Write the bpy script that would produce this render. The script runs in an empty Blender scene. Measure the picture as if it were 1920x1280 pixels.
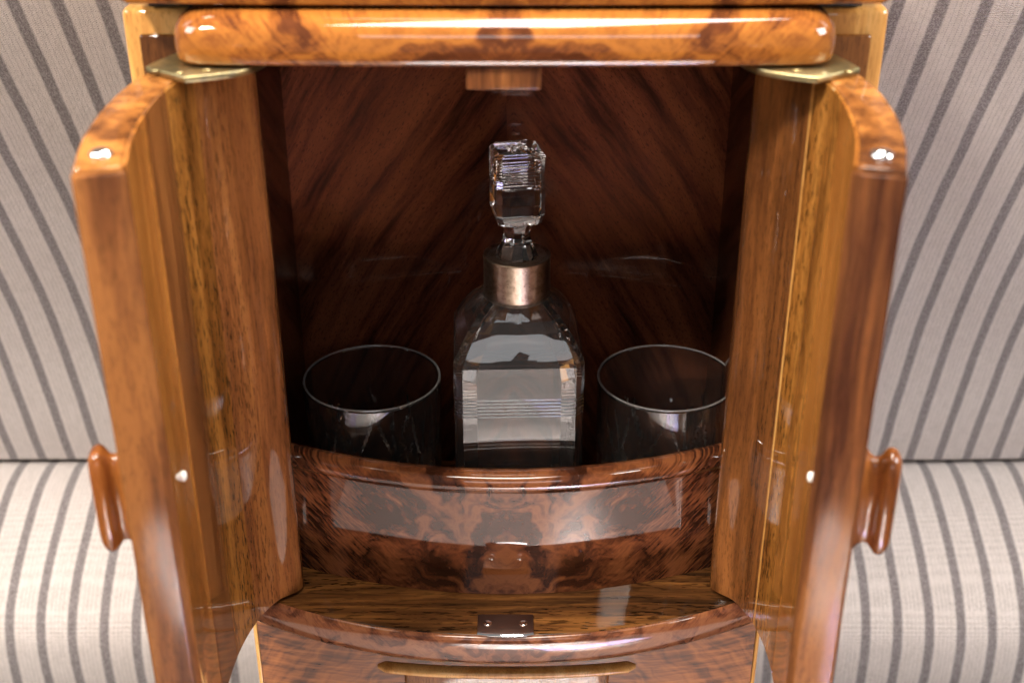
import bpy, bmesh, math, random
from mathutils import Vector, Matrix, noise as mnoise
R = math.radians
sc = bpy.context.scene
C = sc.collection
random.seed(4)

# ------------------------------------------------------------------ camera
cam_d = bpy.data.cameras.new('camera')
cam = bpy.data.objects.new('camera', cam_d); C.objects.link(cam)
cam.location = (0, 0, .854)
cam.rotation_euler = (R(62.5), R(0.0), R(0.0))
cam_d.sensor_width = 36.0
cam_d.lens = 45.0
cam_d.clip_start = .01; cam_d.clip_end = 60
cam_d.dof.use_dof = True
cam_d.dof.focus_distance = .725
cam_d.dof.aperture_fstop = 7.5
sc.camera = cam

# ------------------------------------------------------------------ light
W = bpy.data.worlds.new('World'); sc.world = W; W.use_nodes = True
W.node_tree.nodes['Background'].inputs[0].default_value = (1.0, .96, .92, 1)
W.node_tree.nodes['Background'].inputs[1].default_value = .17

def area(name, loc, target, sx, sy, power, col, spread=180):
    l = bpy.data.lights.new(name, 'AREA'); l.shape = 'RECTANGLE'; l.size = sx; l.size_y = sy
    l.energy = power; l.color = col; l.spread = R(spread)
    o = bpy.data.objects.new(name, l); C.objects.link(o); o.location = loc
    d = Vector(target) - Vector(loc); o.rotation_euler = d.to_track_quat('-Z', 'Y').to_euler()
    return o
area('key_lamp', (-.66, -.20, 1.75), (0, .55, .55), .16, .16, 30, (1, .91, .80))
area('overhead_lamp', (.10, .60, 1.75), (.05, .62, .4), 1.1, .4, 38, (1, .93, .82))
area('left_fill_lamp', (-1.25, .20, 1.45), (-.42, .85, .15), .7, .6, 18, (1, .98, .96))  # added fill out of view, brightens the seat on this side
area('right_fill_lamp', (1.25, .20, 1.28), (.42, .85, .15), .7, .6, 24, (1, .99, .98))  # matching added fill for the other side of the seat
area('rug_spot_lamp', (.12, -.75, 1.75), (.07, -.27, 0), .12, .12, 105, (1, .97, .95), 14)  # added narrow spot on the rug patch that the decanter reflects
area('rug_wash_lamp', (.10, -.50, 1.80), (.08, -.02, 0), .3, .3, 8, (1, .95, .92), 36)  # added wide dim wash on the rug, for the rail's reflection
area('cloth_spot_lamp', (.30, -.62, 1.75), (.23, .01, 0), .08, .08, 13, (1, .97, .95), 10)  # added tight spot that lifts the cloth in the rail's reflection
area('rear_fill_lamp', (.05, -1.35, 1.30), (0, .6, .6), .9, .45, 4, (.97, .98, 1))  # added fill behind the camera, for highlights on cut glass and rims

sc.view_settings.view_transform = 'Standard'
sc.view_settings.look = 'None'
sc.view_settings.exposure = .28; sc.view_settings.gamma = 1
sc.view_settings.use_curve_mapping = False
sc.render.engine = 'CYCLES'
sc.cycles.max_bounces = 14; sc.cycles.transmission_bounces = 14; sc.cycles.glossy_bounces = 8
sc.cycles.diffuse_bounces = 4; sc.cycles.transparent_max_bounces = 12
sc.cycles.use_denoising = True
sc.cycles.sample_clamp_indirect = 6

# ------------------------------------------------------------------ node helpers
class NT:
    def __init__(s, name):
        s.m = bpy.data.materials.new(name); s.m.use_nodes = True
        s.t = s.m.node_tree; s.n = s.t.nodes; s.l = s.t.links
        s.bsdf = s.n['Principled BSDF']
    def set(s, sock, v):
        if v is None: return
        if hasattr(v, 'is_output'): s.l.new(v, sock)
        else: sock.default_value = v
    def obj(s):
        return s.n.new('ShaderNodeTexCoord').outputs['Object']
    def sep(s, v):
        x = s.n.new('ShaderNodeSeparateXYZ'); s.set(x.inputs[0], v); return x.outputs
    def comb(s, x, y, z):
        c = s.n.new('ShaderNodeCombineXYZ')
        for i, v in enumerate((x, y, z)): s.set(c.inputs[i], v)
        return c.outputs[0]
    def math(s, op, a, b=None, c=None, clamp=False):
        m = s.n.new('ShaderNodeMath'); m.operation = op; m.use_clamp = clamp
        s.set(m.inputs[0], a); s.set(m.inputs[1], b); s.set(m.inputs[2], c); return m.outputs[0]
    def vm(s, op, a, b):
        m = s.n.new('ShaderNodeVectorMath'); m.operation = op
        s.set(m.inputs[0], a); s.set(m.inputs[1], b); return m.outputs[0]
    def noise(s, vec, scale=1, detail=4, rough=.55, dist=0, color=False):
        x = s.n.new('ShaderNodeTexNoise'); s.set(x.inputs['Vector'], vec)
        x.inputs['Scale'].default_value = scale; x.inputs['Detail'].default_value = detail
        x.inputs['Roughness'].default_value = rough; x.inputs['Distortion'].default_value = dist
        return x.outputs['Color' if color else 'Fac']
    def ramp(s, f, stops, interp='LINEAR'):
        r = s.n.new('ShaderNodeValToRGB'); s.set(r.inputs[0], f); cr = r.color_ramp; cr.interpolation = interp
        while len(cr.elements) < len(stops): cr.elements.new(.5)
        for e, (p, c) in zip(cr.elements, stops):
            e.position = p; e.color = (*c, 1) if len(c) == 3 else c
        return r.outputs[0]
    def smooth(s, f, a, b, to0=0., to1=1.):
        m = s.n.new('ShaderNodeMapRange'); m.interpolation_type = 'SMOOTHSTEP'
        s.set(m.inputs[0], f); m.inputs[1].default_value = a; m.inputs[2].default_value = b
        m.inputs[3].default_value = to0; m.inputs[4].default_value = to1; return m.outputs[0]
    def mix(s, f, a, b, mode='MIX'):
        m = s.n.new('ShaderNodeMix'); m.data_type = 'RGBA'; m.blend_type = mode
        s.set(m.inputs[0], f)
        s.set(m.inputs[6], (*a, 1) if isinstance(a, tuple) and len(a) == 3 else a)
        s.set(m.inputs[7], (*b, 1) if isinstance(b, tuple) and len(b) == 3 else b)
        return m.outputs[2]
    def bump(s, h, strength=.2, dist=.001):
        b = s.n.new('ShaderNodeBump'); b.inputs['Strength'].default_value = strength
        b.inputs['Distance'].default_value = dist; s.set(b.inputs['Height'], h); return b.outputs[0]
    def P(s, **k):
        for a, v in k.items():
            sock = s.bsdf.inputs[a.replace('_', ' ')]
            if isinstance(v, tuple) and len(v) == 3: v = (*v, 1)
            s.set(sock, v)
        return s.m

def lacquer(nt, col, rough=.35, coat=1.0, haze=.0, wav=.05, pore=None, pb=.15):
    """varnished wood: matte wood under a glossy, very slightly wavy clear coat with dust specks"""
    o = nt.obj()
    w = nt.noise(o, 38, 2, .5)
    cn = nt.bump(w, wav, .002)
    dust = nt.noise(o, 900, 1, .5)
    cr = nt.math('MULTIPLY_ADD', nt.noise(o, 60, 5, .7), .06, -.005)
    d = nt.smooth(dust, .74, .80)
    cr = nt.math('ADD', nt.math('MAXIMUM', cr, .012), nt.math('MULTIPLY', d, .25))
    if haze: cr = nt.math('ADD', cr, haze)
    nt.P(Base_Color=col, Roughness=rough, Specular_IOR_Level=0.0, Coat_Weight=coat, Coat_IOR=1.55, Coat_Tint=(1, .95, .84),
         Coat_Roughness=cr, Coat_Normal=cn)
    if pore is not None:
        nt.P(Normal=nt.bump(pore, pb, .0004))
    return nt.m

def straight_wood(name, cols, axis='z', pore_amt=.6, streak=1.0, seed=0., pore_scale=1.0, blotch=.3, haze=.0, coat=1.0):
    """cols: dark, mid, light (linear). Grain runs along axis, pores are short dark flecks."""
    nt = NT(name); o = nt.obj()
    st = {'z': (1, 1, .045), 'x': (.045, 1, 1), 'y': (1, .045, 1)}[axis]
    ps = {'z': (1, 1, .16), 'x': (.16, 1, 1), 'y': (1, .16, 1)}[axis]
    off = nt.vm('ADD', o, (seed, seed * 1.7, seed * .6))
    wob = nt.vm('MULTIPLY', nt.vm('SUBTRACT', nt.noise(off, 9, 2, .5, 0, True), (.5, .5, .5)), (.012, .012, .012))
    v = nt.vm('MULTIPLY', nt.vm('ADD', off, wob), st)
    a = nt.noise(v, 95, 4, .6)
    b = nt.noise(v, 420, 3, .6)
    big = nt.noise(nt.vm('MULTIPLY', off, nt_scale(st, .25)), 16, 2, .5)
    f = nt.math('ADD', nt.math('MULTIPLY', a, .62 * streak), nt.math('MULTIPLY', b, .22))
    f = nt.math('ADD', f, nt.math('MULTIPLY_ADD', big, blotch, .08 + .31 * (1 - streak) - blotch * .5))
    col = nt.ramp(f, [(.37, cols[0]), (.49, cols[1]), (.61, cols[2])])
    pv = nt.vm('MULTIPLY', off, ps)
    pn = nt.noise(pv, 1050 * pore_scale, 2, .6)
    pm = nt.math('MULTIPLY', nt.smooth(pn, .53, .62), nt.smooth(nt.noise(v, 40, 2, .5), .3, .62, .35, 1))
    col = nt.mix(nt.math('MULTIPLY', pm, pore_amt), col, tuple(c * .22 for c in cols[0]))
    return lacquer(nt, col, pore=nt.math('MULTIPLY', pm, -1.0), haze=haze, coat=coat)
def nt_scale(st, k): return tuple(k + (1 - k) * s if s < 1 else s for s in st)

def burr(name, dark, mid, light, scale=1.0, seed=0., feather=True, mirror=True, across='z'):
    """book-matched burr: swirling dark figure in the middle, feathered streaks towards the ends"""
    nt = NT(name); o = nt.obj(); s = nt.sep(o)
    ax = nt.math('ABSOLUTE', s[0]) if mirror else s[0]
    oth = s[2] if across == 'z' else s[1]
    p = nt.comb(ax, nt.math('ADD', oth, seed), nt.math('MULTIPLY', s[1] if across == 'z' else s[2], .4))
    w1 = nt.vm('MULTIPLY', nt.vm('SUBTRACT', nt.noise(p, 22 * scale, 3, .55, 0, True), (.5, .5, .5)), (.07 / scale,) * 3)
    pw = nt.vm('ADD', p, w1)
    swirl = nt.noise(pw, 36 * scale, 3, .5, 1.1)
    fine = nt.noise(pw, 260 * scale, 4, .65, .6)
    # feather: radiating strands, rotated about 40 degrees
    ps = nt.sep(nt.vm('ADD', p, nt.vm('MULTIPLY', w1, (.12, .12, .12))))
    al = nt.math('ADD', nt.math('MULTIPLY', ps[0], .72), nt.math('MULTIPLY', ps[1], .69))
    cr = nt.math('SUBTRACT', nt.math('MULTIPLY', ps[1], .72), nt.math('MULTIPLY', ps[0], .69))
    strand = nt.noise(nt.comb(nt.math('MULTIPLY', al, .13), cr, 0), 760 * scale, 3, .6)
    strand2 = nt.noise(nt.comb(nt.math('MULTIPLY', al, .5), cr, 0), 60 * scale, 3, .6)
    f1 = nt.math('ADD', nt.math('MULTIPLY', swirl, .8), nt.math('MULTIPLY', fine, .2))
    f2 = nt.math('ADD', nt.math('MULTIPLY', strand, .5), nt.math('MULTIPLY', strand2, .5))
    k = nt.smooth(ax, .062, .11) if feather else .12
    f = nt.math('ADD', nt.math('MULTIPLY', f1, nt.math('SUBTRACT', 1, k)), nt.math('MULTIPLY', f2, k))
    f = nt.math('MULTIPLY_ADD', nt.math('SUBTRACT', strand, .5), nt.smooth(ax, .0, .09, .06, .17), f)
    col = nt.ramp(f, [(.34, tuple(c * .6 for c in dark)), (.43, dark), (.49, mid), (.58, light), (.72, mid)])
    return lacquer(nt, col, wav=.035)

def back_wood(name):
    """book-matched mahogany with the grain rising to the centre seam"""
    nt = NT(name); o = nt.obj(); s = nt.sep(o)
    ax = nt.math('ABSOLUTE', nt.math('ADD', s[0], -.004))
    wob = nt.vm('MULTIPLY', nt.vm('SUBTRACT', nt.noise(nt.comb(ax, 0, s[2]), 14, 2, .5, 0, True), (.5, .5, .5)), (.009, 0, .009))
    q = nt.sep(nt.vm('ADD', nt.comb(ax, 0, s[2]), wob))
    # gothic arch: steeper low down and near the seam
    d = nt.math('ADD', nt.math('MULTIPLY', q[2], .66), nt.math('MULTIPLY', q[0], .75))
    d = nt.math('ADD', d, nt.math('MULTIPLY', nt.math('MULTIPLY', q[0], nt.math('SUBTRACT', .66, q[2])), 1.3))
    e = nt.math('SUBTRACT', nt.math('MULTIPLY', q[2], .75), nt.math('MULTIPLY', q[0], .66))
    v = nt.comb(d, nt.math('MULTIPLY', e, .10), s[0])
    v = nt.comb(d, nt.math('MULTIPLY', e, .10), nt.math('MULTIPLY', nt.math('SIGN', s[0]), .35))
    a = nt.noise(v, 62, 4, .6); b = nt.noise(v, 330, 3, .6)
    f = nt.math('ADD', nt.math('MULTIPLY', a, .75), nt.math('MULTIPLY', b, .25))
    col = nt.ramp(f, [(.37, (.014, .0042, .0025)), (.45, (.048, .0135, .0065)), (.53, (.082, .023, .0105)), (.66, (.115, .035, .015))])
    pv = nt.comb(d, nt.math('MULTIPLY', e, .22), .3)
    pn = nt.noise(pv, 1500, 2, .6)
    pm = nt.smooth(pn, .56, .66)
    col = nt.mix(nt.math('MULTIPLY', pm, .75), col, (.012, .004, .003))
    return lacquer(nt, col, wav=.03, coat=.2, pore=nt.math('MULTIPLY', pm, -1.), pb=.12)

def fabric(name, phase, period):
    nt = NT(name); o = nt.obj(); s = nt.sep(o)
    wob = nt.math('MULTIPLY', nt.math('SUBTRACT', nt.noise(o, 9, 3, .5), .5), .0045)
    fz = nt.math('MULTIPLY', nt.math('SUBTRACT', nt.noise(o, 1100, 2, .6), .5), .0016)
    x = nt.math('ADD', nt.math('ADD', s[0], wob), fz)
    u = nt.math('FRACT', nt.math('MULTIPLY', nt.math('ADD', x, -phase + 50 * period + period / 2), 1 / period))
    dc = nt.math('ABSOLUTE', nt.math('SUBTRACT', u, .5))
    stripe = nt.smooth(dc, .188, .105)
    # three dotted pinstripes in the pale band
    up = nt.math('ABSOLUTE', nt.math('SUBTRACT', nt.math('FRACT', nt.math('MULTIPLY', u, 8.0)), .5))
    pale = nt.smooth(dc, .205, .235)
    yl = nt.math('ADD', s[2], nt.math('MULTIPLY', s[1], -.8))
    dots = nt.smooth(nt.math('SINE', nt.math('MULTIPLY', yl, 2600)), -.2, .6)
    pin = nt.math('MULTIPLY', nt.math('MULTIPLY', nt.smooth(up, .13, .05), pale), nt.math('MULTIPLY_ADD', dots, .28, .16))
    # herringbone weave
    zig = nt.math('PINGPONG', nt.math('MULTIPLY', x, 900), 1.0)
    wv = nt.math('SINE', nt.math('ADD', nt.math('MULTIPLY', yl, 3300), nt.math('MULTIPLY', zig, 3.2)))
    wn = nt.noise(nt.vm('MULTIPLY', o, (1, .6, .6)), 900, 3, .75)
    weave = nt.math('ADD', nt.math('MULTIPLY', wv, .35), nt.math('MULTIPLY', nt.math('SUBTRACT', wn, .5), 2.6))
    mot = nt.noise(nt.vm('MULTIPLY', o, (1, .4, .4)), 260, 3, .6)
    big = nt.noise(o, 12, 3, .5)
    base = nt.mix(big, (.63, .545, .505), (.71, .635, .60))
    base = nt.mix(nt.math('MULTIPLY', nt.smooth(mot, .4, .65), .22), base, (.46, .40, .36))
    dk = nt.mix(nt.smooth(wn, .4, .62), (.115, .094, .096), (.27, .235, .235))
    col = nt.mix(pin, base, (.20, .165, .155))
    col = nt.mix(nt.math('MULTIPLY', stripe, .92), col, dk)
    col = nt.mix(nt.math('MULTIPLY', nt.smooth(weave, .1, -.9), .42), col, (.12, .10, .09))
    return nt.P(Base_Color=col, Roughness=.92, Specular_IOR_Level=.15, Sheen_Weight=.25, Sheen_Roughness=.5,
                Normal=nt.bump(weave, .8, .0009))

def metal(name, col, rough, mott=.0, col2=None, scale=120):
    nt = NT(name); o = nt.obj()
    n = nt.noise(o, scale, 4, .65)
    c = nt.mix(nt.smooth(n, .35, .68), col, col2 or col)
    r = nt.math('MULTIPLY_ADD', nt.noise(o, scale * 3, 3, .6), mott, rough)
    return nt.P(Base_Color=c, Metallic=1.0, Roughness=r)

def glass(name, tint=(1, 1, 1), ior=1.55, trans=1.0):
    nt = NT(name)
    return nt.P(Base_Color=tint, Roughness=0.0, IOR=ior, Transmission_Weight=trans, Specular_IOR_Level=.5)

M = {}
M['orange'] = straight_wood('walnut_orange', [(.12, .041, .011), (.26, .097, .022), (.40, .165, .038)], seed=1.3, pore_amt=.35)
M['brown'] = straight_wood('walnut_brown', [(.05, .018, .007), (.115, .043, .014), (.21, .083, .025)], seed=2.9, pore_amt=.35)
M['gold'] = straight_wood('walnut_gold', [(.115, .043, .010), (.235, .095, .021), (.36, .16, .038)], seed=4.1, pore_amt=.9, pore_scale=.75)
M['russet'] = straight_wood('walnut_russet', [(.085, .030, .011), (.175, .064, .021), (.29, .118, .036)], seed=5.7, pore_amt=.7)
M['edge'] = straight_wood('walnut_edge', [(.055, .019, .007), (.15, .055, .015), (.29, .118, .030)], seed=7.7, pore_amt=.3, blotch=.7, haze=.10, coat=.45)
M['lipping'] = straight_wood('walnut_lipping', [(.034, .012, .006), (.100, .036, .013), (.20, .078, .024)], seed=11.7, pore_amt=.3, blotch=.8, haze=.10, coat=.22)
M['pale'] = straight_wood('walnut_pale', [(.36, .16, .045), (.55, .28, .085), (.66, .38, .14)], seed=8.8, pore_amt=.3, blotch=.6)  # on the cheeks this pale tone has sunlight painted into it
M['inside'] = straight_wood('mahogany_inside', [(.018, .006, .003), (.045, .014, .007), (.08, .028, .012)], axis='x', seed=9.1)
M['ledge'] = straight_wood('walnut_ledge', [(.020, .009, .004), (.068, .027, .009), (.155, .064, .018)], axis='x', seed=10.3, pore_amt=.85, haze=.08, coat=.5, streak=1.2, pore_scale=.6)
M['toprail'] = burr('burr_toprail', (.075, .023, .009), (.165, .055, .014), (.28, .105, .022), scale=.8, seed=.31, feather=False)
M['burr'] = burr('burr_rail', (.040, .013, .007), (.095, .031, .014), (.175, .063, .026), seed=.07)
M['lip'] = burr('burr_lip', (.075, .027, .016), (.135, .050, .026), (.21, .085, .042), scale=1.25, seed=.55, feather=False)
nt = NT('fiddleback_lower'); _o = nt.obj(); _s = nt.sep(_o); _ax = nt.math('ABSOLUTE', _s[0])
_w = nt.math('MULTIPLY', nt.math('SUBTRACT', nt.noise(nt.comb(_ax, 0, _s[2]), 18, 3, .5), .5), .05)
_r = nt.math('ADD', nt.math('SQRT', nt.math('ADD', nt.math('MULTIPLY', _ax, _ax), nt.math('POWER', nt.math('MULTIPLY', nt.math('SUBTRACT', _s[2], .24), .8), 2.0))), _w)
_b = nt.noise(nt.comb(_r, 0, nt.math('MULTIPLY', _s[2], .1)), 85, 3, .55)
_d = nt.noise(nt.comb(nt.math('MULTIPLY', _r, .16), 0, nt.math('ADD', _s[2], nt.math('MULTIPLY', _r, .2))), 300, 3, .6)
_f = nt.math('ADD', nt.math('MULTIPLY', _b, .62), nt.math('MULTIPLY', _d, .38))
M['lower'] = lacquer(nt, nt.ramp(_f, [(.40, (.040, .013, .007)), (.46, (.095, .031, .012)), (.53, (.21, .070, .022)), (.64, (.30, .11, .034))]))
M['back'] = back_wood('mahogany_back')
M['handle'] = straight_wood('handle_wood', [(.10, .030, .010), (.21, .068, .018), (.33, .12, .03)], seed=3.3, pore_amt=.25)
M['brass'] = metal('brass', (.46, .37, .18), .28, .2, (.30, .26, .15), 220)
M['silver'] = metal('aged_silver', (.38, .30, .23), .20, .22, (.22, .16, .115), 300)
M['steel'] = metal('steel', (.72, .71, .70), .12, .1)
M['darksteel'] = metal('dark_steel', (.17, .10, .08), .30, .2)
M['chrome'] = metal('chrome', (.9, .9, .9), .05)
M['glass'] = glass('crystal', (.985, .975, .97), 1.57, .996)
M['tumbler'] = glass('tumbler_glass', (.98, .97, .96), 1.52, .996)
M['rim'] = NT('lightened_rim').P(Base_Color=(.85, .82, .80), Roughness=.15, IOR=1.5, Transmission_Weight=.88, Specular_IOR_Level=.9)  # whitish colour stands in for light caught by the glass edge
M['rubber'] = NT('clear_bumper').P(Base_Color=(.75, .72, .68), Roughness=.18, Specular_IOR_Level=.6)
M['shadow'] = NT('black_gap').P(Base_Color=(.01, .01, .01), Roughness=.8)
M['fab_back'] = fabric('striped_cloth_back', -.3553, .02493)
M['fab_seat'] = fabric('striped_cloth_seat', -.3988, .02516)
nt = NT('pale_carpet'); _o = nt.obj(); _n = nt.noise(_o, 700, 3, .7)
M['carpet'] = nt.P(Base_Color=nt.mix(_n, (.30, .265, .25), (.44, .40, .38)), Roughness=.95, Specular_IOR_Level=0.0, Normal=nt.bump(_n, .6, .003))

nt = NT('dark_carpet'); _o = nt.obj(); _n = nt.noise(_o, 700, 3, .7)
M['dark_carpet'] = nt.P(Base_Color=nt.mix(_n, (.008, .007, .006), (.018, .015, .013)), Roughness=.95, Specular_IOR_Level=0.0, Normal=nt.bump(_n, .6, .003))

nt = NT('printed_cloth'); _o = nt.obj(); _n = nt.noise(_o, 26, 3, .6, 1.5); _k = nt.noise(_o, 60, 3, .6, 1.)
M['print'] = nt.P(Base_Color=nt.mix(nt.smooth(_k, .45, .6), nt.ramp(_n, [(.38, (.30, .42, .92)), (.46, (.86, .88, .95)), (.54, (.90, .82, .92)), (.62, (.92, .28, .42))]), (.50, .46, .92)), Roughness=.9)

# ------------------------------------------------------------------ mesh helpers
def empty(name, loc, label, cat, group=None):
    o = bpy.data.objects.new(name, None); C.objects.link(o); o.location = loc
    o.empty_display_size = .02
    o['label'] = label; o['category'] = cat
    if group: o['group'] = group
    return o

def wloc(o):
    v = Vector((0, 0, 0))
    while o is not None: v += o.location; o = o.parent
    return v

def obj(name, verts, faces, mat, parent=None, smooth=True, bevel=0, seg=2, ang=35, sharp=40):
    """verts in world space; the object's origin is that of its thing"""
    base = wloc(parent) if parent else Vector((0, 0, 0))
    me = bpy.data.meshes.new(name)
    me.from_pydata([tuple(Vector(v) - base) for v in verts], [], faces)
    bm = bmesh.new(); bm.from_mesh(me)
    bmesh.ops.recalc_face_normals(bm, faces=bm.faces)
    bm.to_mesh(me); bm.free()
    if smooth:
        me.polygons.foreach_set('use_smooth', [True] * len(me.polygons))
    me.materials.append(M[mat])
    o = bpy.data.objects.new(name, me); C.objects.link(o)
    if parent: o.parent = parent
    if bevel:
        b = o.modifiers.new('bevel', 'BEVEL'); b.width = bevel; b.segments = seg
        b.limit_method = 'ANGLE'; b.angle_limit = R(ang); b.harden_normals = False
    if smooth:
        me.set_sharp_from_angle(angle=R(sharp if not bevel else 180))
    return o

def prism(poly, z0, z1):
    n = len(poly)
    v = [(x, y, z0) for x, y in poly] + [(x, y, z1) for x, y in poly]
    f = [tuple(range(n))[::-1], tuple(range(n, 2 * n))]
    f += [(i, (i + 1) % n, n + (i + 1) % n, n + i) for i in range(n)]
    return v, f

def box(x0, x1, y0, y1, z0, z1):
    return prism([(x0, y0), (x1, y0), (x1, y1), (x0, y1)], z0, z1)

def loft(rings, cap0=True, cap1=True):
    n = len(rings[0]); v = [p for r in rings for p in r]; f = []
    for k in range(len(rings) - 1):
        a = k * n; b = a + n
        f += [(a + i, a + (i + 1) % n, b + (i + 1) % n, b + i) for i in range(n)]
    if cap0: f.append(tuple(range(n))[::-1])
    if cap1: f.append(tuple(range((len(rings) - 1) * n, len(rings) * n)))
    return v, f

def catmull(P, n):
    out = []
    Q = [tuple(2 * a - b for a, b in zip(P[0], P[1]))] + list(P) + [tuple(2 * a - b for a, b in zip(P[-1], P[-2]))]
    for i in range(1, len(Q) - 2):
        for k in range(n):
            t = k / n
            out.append(tuple(.5 * (2 * b + (c - a) * t + (2 * a - 5 * b + 4 * c - d) * t * t + (3 * b - a - 3 * c + d) * t ** 3)
                             for a, b, c, d in zip(Q[i - 1], Q[i], Q[i + 1], Q[i + 2])))
    out.append(tuple(P[-1]))
    return out

def merge(parts):
    V, F = [], []
    for v, f in parts:
        k = len(V); V += v; F += [tuple(i + k for i in q) for q in f]
    return V, F

def disc(cx, cy, z0, z1, r, n=24, dome=0.0):
    rings = [[(cx + r * math.cos(2 * math.pi * i / n), cy + r * math.sin(2 * math.pi * i / n), z) for i in range(n)] for z in (z0, z1)]
    if dome:
        for k in range(1, 5):
            a = k / 5 * math.pi / 2
            rings.append([(cx + r * math.cos(a) * math.cos(2 * math.pi * i / n), cy + r * math.cos(a) * math.sin(2 * math.pi * i / n), z1 + dome * math.sin(a)) for i in range(n)])
    return loft(rings)

# ------------------------------------------------------------------ setting: carpet and seat
fl = obj('floor', [(-2, -2, 0), (2, -2, 0), (2, 1.6, 0), (-2, 1.6, 0)], [(0, 1, 2, 3)], 'dark_carpet')
fl['kind'] = 'structure'
rug = obj('rug', *box(-.55, .55, -.37, .45, .001, .012), 'carpet', None, bevel=.004)  # added out of view, cut to size for its reflection in lacquer and glass
rug['label'] = 'unseen pale rug added on the floor, mirrored in the glossy front rail'; rug['category'] = 'rug'

seat = empty('upholstered_seat', (0, .93, 0), 'grey and brown striped cloth seat running behind the walnut cabinet', 'seat')
front = catmull([(.700, .745), (.722, .700), (.775, .615), (.838, .512), (.896, .385), (.930, .270), (.936, .252), (.950, .246)], 8)
prof = front + [(1.02, .25), (1.0, .45), (.90, .66), (.78, .75)]
def xsweep(prof, x0, x1, nx=2, r=.02):
    n = len(prof); cy = sum(p[0] for p in prof) / n; cz = sum(p[1] for p in prof) / n
    rings = []
    for i in range(nx + 1):
        x = x0 + (x1 - x0) * i / nx
        rings.append([(x, y, z) for y, z in prof])
    return loft(rings)
v, f = xsweep(prof, -.85, .85, 34)
# gentle padding swell
v = [(x, y - .0045 * mnoise.noise((x * 7, y * 6, z * 6)), z) for x, y, z in v]
obj('seat_back', v, f, 'fab_back', seat)
cush = catmull([(1.0, .236), (.955, .243), (.925, .2465), (.892, .2405), (.860, .229), (.828, .214), (.803, .196), (.791, .176), (.788, .150), (.789, .12), (.79, .05), (.792, .002)], 8) + [(1.0, .002)]
v, f = xsweep(cush, -.85, .85, 34)
v = [(x, y, z + .003 * mnoise.noise((x * 6, y * 5, z * 5 + 9)) * min(1, z * 8)) for x, y, z in v]
obj('seat_cushion', v, f, 'fab_seat', seat)
# patterned cloth lying on the rug
nx, ny = 26, 22; cv = []
for j in range(ny + 1):
    for i in range(nx + 1):
        x = .055 + .33 * i / nx; y = -.10 + .19 * j / ny
        z = .024 + .006 * mnoise.noise((x * 14, y * 14, 3)) + .003 * mnoise.noise((x * 40, y * 40, 7))
        cv.append((x + .03 * (j / ny), y + .02 * (i / nx), z))
cf = [(j * (nx + 1) + i, j * (nx + 1) + i + 1, (j + 1) * (nx + 1) + i + 1, (j + 1) * (nx + 1) + i) for j in range(ny) for i in range(nx)]
cl = obj('cloth', cv, cf, 'print')
sm = cl.modifiers.new('thickness', 'SOLIDIFY'); sm.thickness = .003; sm.offset = -1
cl['label'] = 'blue, pink and white patterned cloth, seen mirrored in the glossy front rail'; cl['category'] = 'cloth'
# polished capping along the top of the seat back
cap = [(.700, .702), (.706, .692), (.80, .692), (.81, .70), (.81, .735), (.80, .742), (.712, .742), (.700, .732)]
cr_ = obj('capping_rail', *loft([[(x, y + .022, z + .0005) for y, z in cap] for x in (-.85, .85)]), 'russet', None, bevel=.003)
cr_['label'] = 'polished brown wooden capping along the top of the striped seat back'; cr_['category'] = 'rail'

# ------------------------------------------------------------------ cabinet
XC = -.003
cab = empty('drinks_cabinet', (XC, .62, 0), 'glossy burr walnut drinks cabinet with both curved doors standing open', 'cabinet')
def X(x): return x + XC
LZ = .400          # ledge level
TZ = .707          # underside of the top rail

# carcass: two side cheeks, back, roof
for s in (-1, 1):
    xo, xi = s * .173, s * .133
    poly = [(X(xi), .578), (X(xo), .578), (X(xo), .714), (X(xi), .714)]
    ck = obj('side_cheek', *prism(poly, .3868, .7215), 'pale', cab, bevel=.0035, seg=3)
    # frame with a sunk panel on the front of the cheek
    px0, px1 = X(s * .136), X(s * .1655)
    v, f = box(min(px0, px1), max(px0, px1), .5755, .5785, .42, .710)
    obj('cheek_panel', v, f, 'brown', ck, bevel=.002, seg=3)
    v, f = box(min(X(s * .1265), X(s * .1325)), max(X(s * .1265), X(s * .1325)), .60, .704, LZ + .0005, .7065)
    obj('inner_side', v, f, 'inside', cab)
bk = obj('back_panel', *box(X(-.1325), X(.1325), .7045, .7135, LZ - .01, .7068), 'back', cab)
obj('roof_board', *box(X(-.1325), X(.1325), .565, .7140, .7072, .7200), 'inside', cab)

# ledge / cupboard floor, with a burr lip round its bowed front
def ledge_y(x, y0=.531, sag=.029, w=.1295):
    return y0 + sag * (abs(x) / w) ** 2.2
xs = [-.146 + .292 * i / 60 for i in range(61)]
lip_o = [(x, ledge_y(x)) for x in xs]
def inset_curve(P, d):
    out = []
    for i, p in enumerate(P):
        a = Vector(P[max(0, i - 1)]); b = Vector(P[min(len(P) - 1, i + 1)])
        t = (b - a).normalized(); nrm = Vector((-t.y, t.x))
        out.append((p[0] + nrm.x * d, p[1] + nrm.y * d))
    return out
bd = inset_curve(lip_o, .0022)
poly = [(X(x), y) for x, y in bd] + [(X(.1325), .7042), (X(-.1325), .7042)]
obj('ledge_board', *prism(poly, LZ - .014, LZ), 'ledge', cab, bevel=.0006)
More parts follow.
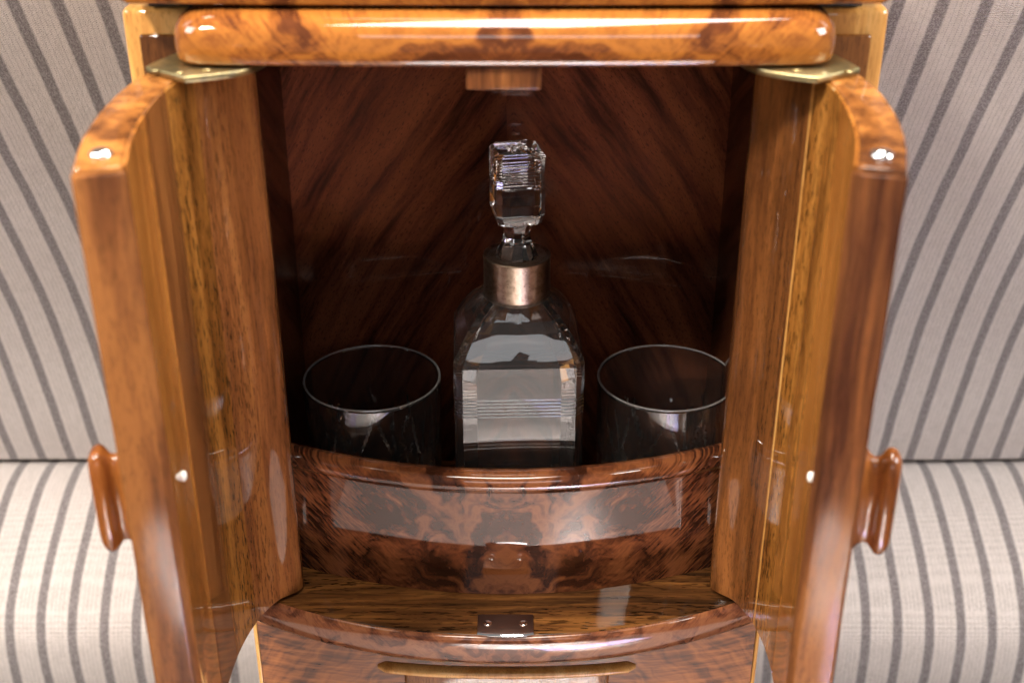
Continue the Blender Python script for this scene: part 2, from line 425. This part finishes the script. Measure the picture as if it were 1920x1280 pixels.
# lip section (outward offset, z)
sec = [(.004, -.0005), (.0018, -.0004), (.0004, -.0012), (-.0002, -.003), (-.0006, -.010), (.0000, -.0165), (.0022, -.0198), (.006, -.021), (.012, -.021), (.012, -.0145), (.004, -.0145)]
rings = []
for i in range(61):
    a = Vector(lip_o[max(0, i - 1)]); b = Vector(lip_o[min(60, i + 1)])
    t = (b - a).normalized(); nrm = Vector((-t.y, t.x)); p = lip_o[i]
    rings.append([(X(p[0] + nrm.x * d), p[1] + nrm.y * d, LZ + dz) for d, dz in sec])
obj('ledge_lip', *loft(rings), 'lip', cab, sharp=60)

# gallery rail that holds the glasses in
def gal_y(x): return .5675 + .026 * (abs(x) / .12) ** 2
xs2 = [-.1325 + .265 * i / 60 for i in range(61)]
gp = [(x, gal_y(x)) for x in xs2]
gsec = [(0, .0002), (0, .0668), (-.0003, .0680), (-.0012, .0688), (-.0018, .0704), (-.0019, .0726), (-.0010, .0756), (.001, .0774), (.005, .078), (.009, .0772), (.011, .0752), (.0115, .071), (.0105, .066), (.0105, .0002)]
rings = []
for i in range(61):
    a = Vector(gp[max(0, i - 1)]); b = Vector(gp[min(60, i + 1)])
    t = (b - a).normalized(); nrm = Vector((-t.y, t.x)); p = gp[i]
    rings.append([(X(p[0] + nrm.x * d), p[1] + nrm.y * d, LZ + dz) for d, dz in gsec])
obj('gallery_rail', *loft(rings), 'burr', cab, sharp=50)

# top rail: shallow bow with rounded shoulders, bullnosed on top
def top_plan(off=0.0):
    P = []
    w = .1415 - off; y0 = .5305 + off; r = .0145
    n = 30
    for i in range(n + 1):
        x = -(w - r) + 2 * (w - r) * i / n
        P.append((x, y0 + .0035 * (abs(x) / (w - r)) ** 2))
    yc = y0 + .0035
    left = [(-(w - r) - r * math.sin(a), yc + r - r * math.cos(a)) for a in [math.pi / 2 * k / 9 for k in range(9, 0, -1)]]
    right = [(-x, y) for x, y in left[::-1]]
    return [(-w, .5775)] + left + P + right + [(w, .5775)]
rings = []
for off, z in [(.0025, TZ + .0002), (.0006, TZ + .0006), (0, TZ + .002), (-.0004, TZ + .007), (0, TZ + .0125), (.0008, TZ + .0152), (.0028, TZ + .0180), (.0060, TZ + .0200), (.0105, TZ + .0212), (.016, TZ + .0216)]:
    rings.append([(X(x), y, z) for x, y in top_plan(off)])
tr = obj('top_rail', *loft(rings), 'toprail', cab, sharp=60)
obj('shadow_gap', *box(X(-.160), X(.160), .5785, .712, .7222, .7302), 'shadow', cab)  # black filler block, the gap's shade is painted as its colour
lidp = [(X(-.168), .715), (X(-.168), .556), (X(-.160), .546), (X(-.10), .5435), (X(0), .5425), (X(.10), .5435), (X(.160), .546), (X(.168), .556), (X(.168), .715)]
obj('lid', *prism(lidp, .7304, .752), 'toprail', cab, bevel=.001, seg=3)

# magnetic catch under the top rail and strike plate on the ledge
v, f = box(X(-.0165), X(.0155), .5335, .548, .6968, TZ - .0004)
ctc = obj('catch_block', v, f, 'lipping', cab, bevel=.0008)
pl = [(X(x), y) for x, y in [(-.0155, .5490), (-.0155, .5335), (-.010, .5328), (0, .5324), (.010, .5328), (.0145, .5335), (.0145, .5490)]]
sp = obj('strike_plate', *prism(pl, LZ + .0003, LZ + .0012), 'darksteel', cab, bevel=.0002)
lipv = [[(X(x), y - d, LZ + z) for d, z in ((0, .0003), (.0009, .0003), (.0011, .0009), (.0004, .0015), (-.0004, .0014))] for x, y in [(-.0155, .5335), (-.010, .5328), (-.005, .5325), (0, .5324), (.005, .5325), (.010, .5328), (.0145, .5335)]]
obj('plate_lip', *loft(lipv), 'chrome', sp)
for sx in (-.0102, .0092):
    v1, f1 = disc(X(sx), .5415, LZ + .0012, LZ + .0015, .0024, 20, .0005)
    s_ = obj('screw', v1, f1, 'chrome', sp)

# lower body under the ledge
def low_y(x): return .556 + .022 * (abs(x) / .13) ** 2.4
lo = [(X(x), low_y(x)) for x in [-.1452 + .2904 * i / 40 for i in range(41)]]
obj('lower_front', *prism(lo + [(X(.1452), .61), (X(-.1452), .61)], .06, .3785), 'lower', cab, sharp=30)
for s in (-1, 1):
    pp = [(s * .1456, .5845), (s * .1470, .5850), (s * .1487, .588), (s * .1495, .594), (s * .1495, .70), (s * .1456, .70)]
    obj('lower_cheek', *prism([(X(x), y) for x, y in pp], .0, .3784), 'pale', cab, bevel=.001)  # strip of sunlight along the edge, painted by the pale wood colour
obj('plinth', *box(X(-.1450), X(.1450), .612, .70, 0, .378), 'inside', cab)
# drawer in the lower front with a rounded bar pull
dr = obj('drawer_front', *prism([(X(x), low_y(x) - .0035) for x in [-.058 + .116 * i / 16 for i in range(17)]] + [(X(.058), .575), (X(-.058), .575)], .20, .3555), 'russet', cab, bevel=.0015)
n = 12; rings = []
for i in range(33):
    x = -.0725 + .145 * i / 32
    e = min(1, (min(i, 32 - i) + .15) / 1.2) ** .5
    yc = low_y(x) - .007
    rings.append([(X(x), yc - .0040 * e * math.cos(2 * math.pi * k / n), .3600 + .0030 * e * math.sin(2 * math.pi * k / n)) for k in range(n)])
obj('drawer_pull', *loft(rings), 'pale', dr)

# ------------------------------------------------------------------ doors
CL = catmull([(-.1400, .4200), (-.1465, .455), (-.1490, .490), (-.1478, .520), (-.1425, .545), (-.1335, .564), (-.1225, .5735)], 8)
HING = Vector((-.1225, .5735))
def door(side, turn):
    """side -1: hinged at -x; turn closes the leaf a little (degrees)"""
    c, s_ = math.cos(R(turn)), math.sin(R(turn))
    def T(p):
        q = Vector(p) - HING
        q = Vector((q.x * c - q.y * s_, q.x * s_ + q.y * c)) + HING
        return (X(q.x if side < 0 else -q.x), q.y)
    def offs(d):
        out = []
        for i, p in enumerate(CL):
            a = Vector(CL[max(0, i - 1)]); b = Vector(CL[min(len(CL) - 1, i + 1)])
            t = (b - a).normalized(); nr = Vector((t.y, -t.x))      # towards the opening
            out.append((p[0] + nr.x * d, p[1] + nr.y * d))
        return out
    th = .0089
    Z0, Z1 = LZ + .0014, TZ - .0040
    inn = offs(th - .0012); outr = offs(-th)
    # half round at the hinge end
    e = Vector(CL[-1]); t = (Vector(CL[-1]) - Vector(CL[-2])).normalized(); nr = Vector((t.y, -t.x))
    endc = [tuple(e + (nr * math.cos(a) + t * math.sin(a)) * (th if a > .9 else th - .0012)) for a in [math.pi * k / 12 for k in range(1, 12)]]
    poly = [T(p) for p in outr[::-1]] + [T(p) for p in inn] + [T(p) for p in endc]
    d = obj('door', *prism(poly, Z0, Z1), 'edge', cab, bevel=.0010, seg=2, ang=50)
    tv = (Vector(CL[1]) - Vector(CL[0])).normalized(); nv = Vector((tv.y, -tv.x)); c0 = Vector(CL[0])
    lp = [c0 + tv * a_ + nv * b_ for a_, b_ in ((-.0003, -th - .0004), (-.0028, -th - .0004), (-.0040, -th + .0008), (-.0040, th - .0026), (-.0010, th + .0006), (-.0003, th + .0006))]
    obj('edge_lipping', *prism([T(p) for p in lp], Z0, Z1 - .0016), 'lipping', d, bevel=.0005, seg=2)
    # veneer strips on the inner face
    n = len(CL) - 1
    full = offs(th); deep = offs(th - .0011)
    cuts = [0, .29, .47, .66, 1.0] if side < 0 else [0, .40, .64, .655, 1.0]
    mats = ['orange', 'brown', 'gold', 'russet'] if side < 0 else ['orange', 'gold', 'pale', 'brown']
    def at(curve, u):
        k = min(n - 1e-6, u * n); i = int(k); fr = k - i
        return (curve[i][0] * (1 - fr) + curve[i + 1][0] * fr, curve[i][1] * (1 - fr) + curve[i + 1][1] * fr)
    for j in range(4):
        u0 = cuts[j] + (.0035 if j else .012); u1 = cuts[j + 1] - .0015
        us = [u0 + (u1 - u0) * k / 14 for k in range(15)]
        A = [at(full, u) for u in us]; B = [at(deep, u) for u in us]
        if j == 3:
            A += [tuple(e + (nr * math.cos(a) + t * math.sin(a)) * th) for a in [math.pi * k / 12 for k in range(1, 8)]]
            B += [tuple(e + (nr * math.cos(a) + t * math.sin(a)) * (th - .0011)) for a in [math.pi * k / 12 for k in range(1, 8)]]
        pol = [T(p) for p in A] + [T(p) for p in B[::-1]]
        obj('veneer_strip', *prism(pol, Z0 + .0008, Z1 - .0008), mats[j], d, sharp=35)
    # brass knife hinge let into the top of the leaf
    hp = [at(offs(-th + .0006), .60 + .40 * k / 12) for k in range(13)]
    hp += catmull([(-.1195, .5822), (-.1085, .5690), (-.1035, .5530), (-.1060, .5400), (-.1130, .5310), (-.1235, .5250), (-.1330, .5215)], 4)
    h = obj('hinge', *prism([T(p) for p in hp], Z1 + .0004, Z1 + .0030), 'brass', d, bevel=.0004, seg=2)
    for q in ((-.1480, .5320), (-.1370, .5290), (-.1260, .5330)):
        x, y = T(q); obj('screw', *disc(x, y, Z1 + .0030, Z1 + .0032, .0022, 16, .0004), 'brass', h)
    # ball catch on top of the leaf, bumper on its inner face
    x, y = T((-.1424, .4325)); obj('ball_catch', *disc(x, y, Z1 + .0001, Z1 + .0006, .0044, 28, .0022), 'chrome', d)
    k = .19; p = at(full, k); q = at(full, k + .02); tt = (Vector(q) - Vector(p)).normalized(); nn = Vector((tt.y, -tt.x))
    rings = []
    for rr, dd in ((.0024, 0), (.0024, .0004), (.0021, .0010), (.0013, .0014), (.0004, .0016)):
        ring = []
        for i in range(20):
            a = 2 * math.pi * i / 20
            P2 = Vector(p) + nn * dd + tt * (rr * math.cos(a)); w = T(P2)
            ring.append((w[0], w[1], .549 + rr * math.sin(a)))
        rings.append(ring)
    obj('bumper', *loft(rings), 'rubber', d)
    # spool-shaped pull on the outer face
    k = .115; p = at(outr, k); q = at(outr, k + .02); tt = (Vector(q) - Vector(p)).normalized(); nn = -Vector((tt.y, -tt.x))
    prf = [(0, 0), (.0012, .0), (.0026, -.0012), (.0042, -.0030), (.0065, -.0042), (.0088, -.0038), (.0106, -.0020), (.0122, -.0004), (.0142, .0002), (.0164, -.0004), (.0182, -.0022), (.0193, -.0045), (.0197, -.0065)]
    rings = []
    for dd, ins in [(a_ * .84, b_) for a_, b_ in prf]:
        ring = []; hw = .0085 + ins; hh = .0248 + ins * 1.0
        for i in range(40):
            a = 2 * math.pi * i / 40
            ca, sa = math.cos(a), math.sin(a)
            yy = hw * math.copysign(abs(ca) ** .75, ca); zz = hh * math.copysign(abs(sa) ** .45, sa)
            w = T(Vector(p) + nn * dd + tt * yy); ring.append((w[0], w[1], .5515 + zz))
        rings.append(ring)
    obj('handle', *loft(rings), 'handle', d, sharp=70)
    return d
door(-1, 0.0)
door(1, 3.6)

# ------------------------------------------------------------------ decanter
DX, DY, DZ = .0026, .6212, LZ + .0004
DS = .96
def zt(h): return h if h < .03 else (h + (.0182 + DS * h - h) * min(1, (h - .03) / .05))
dec = empty('decanter', (DX, DY, DZ), 'square cut crystal decanter with silver collar and tall block stopper', 'decanter')
def rsq(h, ch, rz, z, n=4):
    """chamfered square ring (half size h, chamfer ch) turned by rz, 8*n points by arc length"""
    c = [(h - ch, -h), (h, -h + ch), (h, h - ch), (h - ch, h), (-h + ch, h), (-h, h - ch), (-h, -h + ch), (-h + ch, -h)]
    out = []
    for i in range(8):
        a, b = c[i], c[(i + 1) % 8]
        for k in range(n):
            t = k / n; x = a[0] + (b[0] - a[0]) * t; y = a[1] + (b[1] - a[1]) * t
            out.append((x, y))
    cz, sz = math.cos(R(rz)), math.sin(R(rz))
    return [(DX + DS * (x * cz - y * sz), DY + DS * (x * sz + y * cz), DZ + zt(z)) for x, y in out]
def circ_like(r, rz, z, n=4, h=.03, ch=.006):
    out = []
    for x, y, _ in rsq(h, ch, 0, 0, n):
        a = math.atan2((y - DY), (x - DX)); out.append((r * math.cos(a), r * math.sin(a)))
    cz, sz = math.cos(R(rz)), math.sin(R(rz))
    return [(DX + DS * (x * cz - y * sz), DY + DS * (x * sz + y * cz), DZ + zt(z)) for x, y in out]
def blend(A, B, t): return [tuple(a + (b - a) * t for a, b in zip(p, q)) for p, q in zip(A, B)]
ROT = 2.2; H = .0361; CH = .0048
rings = [rsq(H - .0015, CH, ROT, 0), rsq(H - .0003, CH, ROT, .0008), rsq(H, CH, ROT, .002)]
gz = [.0885 + .0021 * i for i in range(6)]
for z in gz:
    rings += [rsq(H, CH, ROT, z - .0005), rsq(H - .00026, CH, ROT, z), rsq(H, CH, ROT, z + .0005)]
rings += [rsq(H, CH, ROT, .1185), rsq(H - .0004, CH, ROT, .1208)]
top = circ_like(.0165, ROT, .1500)
sh0 = rsq(H - .0016, CH, ROT, .1228)
for t in (0, .2, .4, .6, .8, 1.0):
    r_ = blend(sh0, top, t); bul = .0022 * math.sin(math.pi * t)
    rings.append([(x + (x - DX) / max(.01, math.hypot(x - DX, y - DY)) * bul, y + (y - DY) / max(.01, math.hypot(x - DX, y - DY)) * bul, z + bul) for x, y, z in r_])
rings += [circ_like(.0160, ROT, .156), circ_like(.0160, ROT, .1700)]
# inner wall back down
rings += [circ_like(.0108, ROT, .1700), circ_like(.0108, ROT, .150), circ_like(.0128, ROT, .146)]
inn0 = rsq(H - .0062, CH + .003, ROT, .117)
it = circ_like(.0128, ROT, .146)
rings += [blend(it, inn0, t) for t in (.3, .6, .85, 1.0)]
rings += [rsq(H - .0050, CH + .003, ROT, .108), rsq(H - .0050, CH + .003, ROT, .055), rsq(H - .0052, CH + .003, ROT, .022), rsq(H - .0075, CH + .003, ROT, .0165), rsq(H - .012, CH + .002, ROT, .0148)]
v, f = loft(rings)
body = obj('bottle', v, f, 'glass', dec, sharp=8)
# collar: slightly faceted tube of aged silver
n = 40
def ring(r, z): return [(DX + DS * r * math.cos(2 * math.pi * i / n), DY + DS * r * math.sin(2 * math.pi * i / n), DZ + zt(z)) for i in range(n)]
cz0, cz1 = .1455, .1712
v, f = loft([ring(.01625, cz0), ring(.0176, cz0), ring(.0181, cz0 + .0010), ring(.01835, cz0 + .003), ring(.01845, cz1 - .004), ring(.0187, cz1 - .0016), ring(.0187, cz1 - .0004), ring(.0182, cz1), ring(.0172, cz1 - .0006), ring(.0128, cz1 - .0010), ring(.0118, cz1 - .0016), ring(.0118, .1706), ring(.01625, .1706), ring(.01625, cz0)], False, False)
obj('collar', v, f, 'silver', dec, sharp=50)
# stopper: tapered plug, octagonal waist, square block with line cuts and a star on top
SR = 11.0
def oct_(r, z, rz=SR): # eight-sided ring with the same 32 points
    out = []
    for i in range(8):
        a0 = R(-90 + 22.5 + 45 * i - 0) ; a1 = a0 + R(45)
        for k in range(4):
            t = k / 4
            out.append((r * (math.cos(a0) * (1 - t) + math.cos(a1) * t), r * (math.sin(a0) * (1 - t) + math.sin(a1) * t)))
    c, s_ = math.cos(R(rz)), math.sin(R(rz))
    return [(DX + DS * (x * c - y * s_), DY + DS * (x * s_ + y * c), DZ + zt(z)) for x, y in out]
HB = .0131; CB = .0026
rings = [oct_(.0084, .150), oct_(.0095, .1700), oct_(.0118, .1716), oct_(.0112, .1735), oct_(.0086, .1780), oct_(.0073, .1825), oct_(.0073, .1850), oct_(.0086, .1895), oct_(.0098, .1910)]
rings += [rsq(.0116, CB, SR, .1922), rsq(HB - .0003, CB, SR, .1968), rsq(HB, CB, SR, .1976), rsq(HB, CB, SR, .2120)]
for i in range(10):
    z = .2132 + .00172 * i
    rings += [rsq(HB, CB, SR, z - .0007), rsq(HB - .0005, CB, SR, z), rsq(HB, CB, SR, z + .0007)]
rings += [rsq(HB, CB, SR, .2302), rsq(HB - .0016, CB, SR, .2322)]
# star-cut crown: concentric rings with alternating depth
for sc_, dp in ((.55, .0), (.42, .0003), (.22, .0005), (.08, .0003)):
    r_ = rsq((HB - .0016) * sc_, CB * sc_, SR, .2322)
    rings.append([(x, y, z - (dp if i % 2 else dp * .1)) for i, (x, y, z) in enumerate(r_)])
v, f = loft(rings)
obj('stopper', v, f, 'glass', dec, smooth=False)

# ------------------------------------------------------------------ tumblers
TUML = 'clear whisky tumbler with slanting cuts standing beside the crystal decanter'
def tumbler(x0, y0, rot):
    t = empty('tumbler', (x0, y0, LZ + .0004), TUML, 'glass', 'cut glass tumblers in the cabinet')
    nA, H_, Ro = 144, .0985, .0394
    cuts = []
    for k in range(9):
        a = 2 * math.pi * k / 9 + rot
        cuts += [(a, .046, .34, .032, .0042), (a + .22, .044, -.38, .030, .0036), (a + .42, .036, .06, .030, .0046)]
    def rad(a, z):
        r = Ro - .0022 * (1 - z / H_)
        d = 0
        for ca, cz, sl, ln, wd in cuts:
            da = (a - ca + math.pi) % (2 * math.pi) - math.pi
            X_ = da * Ro; Z_ = z - cz
            if abs(X_) > .03: continue
            u = Z_ * math.cos(sl) + X_ * math.sin(sl); w = X_ * math.cos(sl) - Z_ * math.sin(sl)
            k_ = 1 - (u / ln) ** 2
            if k_ > 0:
                q = 1 - abs(w) / (wd * k_)
                if q > 0: d = max(d, .0024 * q * k_)
        return r - d
    zs = [0.0012 + (.088 - .0012) * i / 56 for i in range(57)]
    rings = []
    P = lambda r, a, z: (x0 + r * math.cos(a), y0 + r * math.sin(a), LZ + .0004 + z)
    A = [2 * math.pi * i / nA for i in range(nA)]
    rings.append([P(.030, a, 0) for a in A])
    rings.append([P(.0362, a, 0) for a in A])
    for z in zs: rings.append([P(rad(a, z), a, z) for a in A])
    for z in (.0925, .0958): rings.append([P(Ro - .0022 * (1 - z / H_), a, z) for a in A])
    rings.append([P(Ro - .00005, a, .0977) for a in A]); rings.append([P(Ro - .0006, a, .0984) for a in A])
    rings.append([P(Ro - .0013, a, .0984) for a in A]); rings.append([P(Ro - .0018, a, .0977) for a in A])
    for z, w in ((.085, .0019), (.065, .0023), (.04, .0036), (.020, .0042), (.0150, .0060), (.0125, .0105), (.0118, .018)):
        rings.append([P(Ro - .0022 * (1 - z / H_) - w, a, z) for a in A])
    tg = obj('tumbler_glass', *loft(rings), 'tumbler', t, sharp=16)
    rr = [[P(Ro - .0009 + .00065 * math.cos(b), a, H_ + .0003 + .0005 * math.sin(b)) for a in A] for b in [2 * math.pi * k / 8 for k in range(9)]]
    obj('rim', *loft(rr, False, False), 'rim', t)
    return t
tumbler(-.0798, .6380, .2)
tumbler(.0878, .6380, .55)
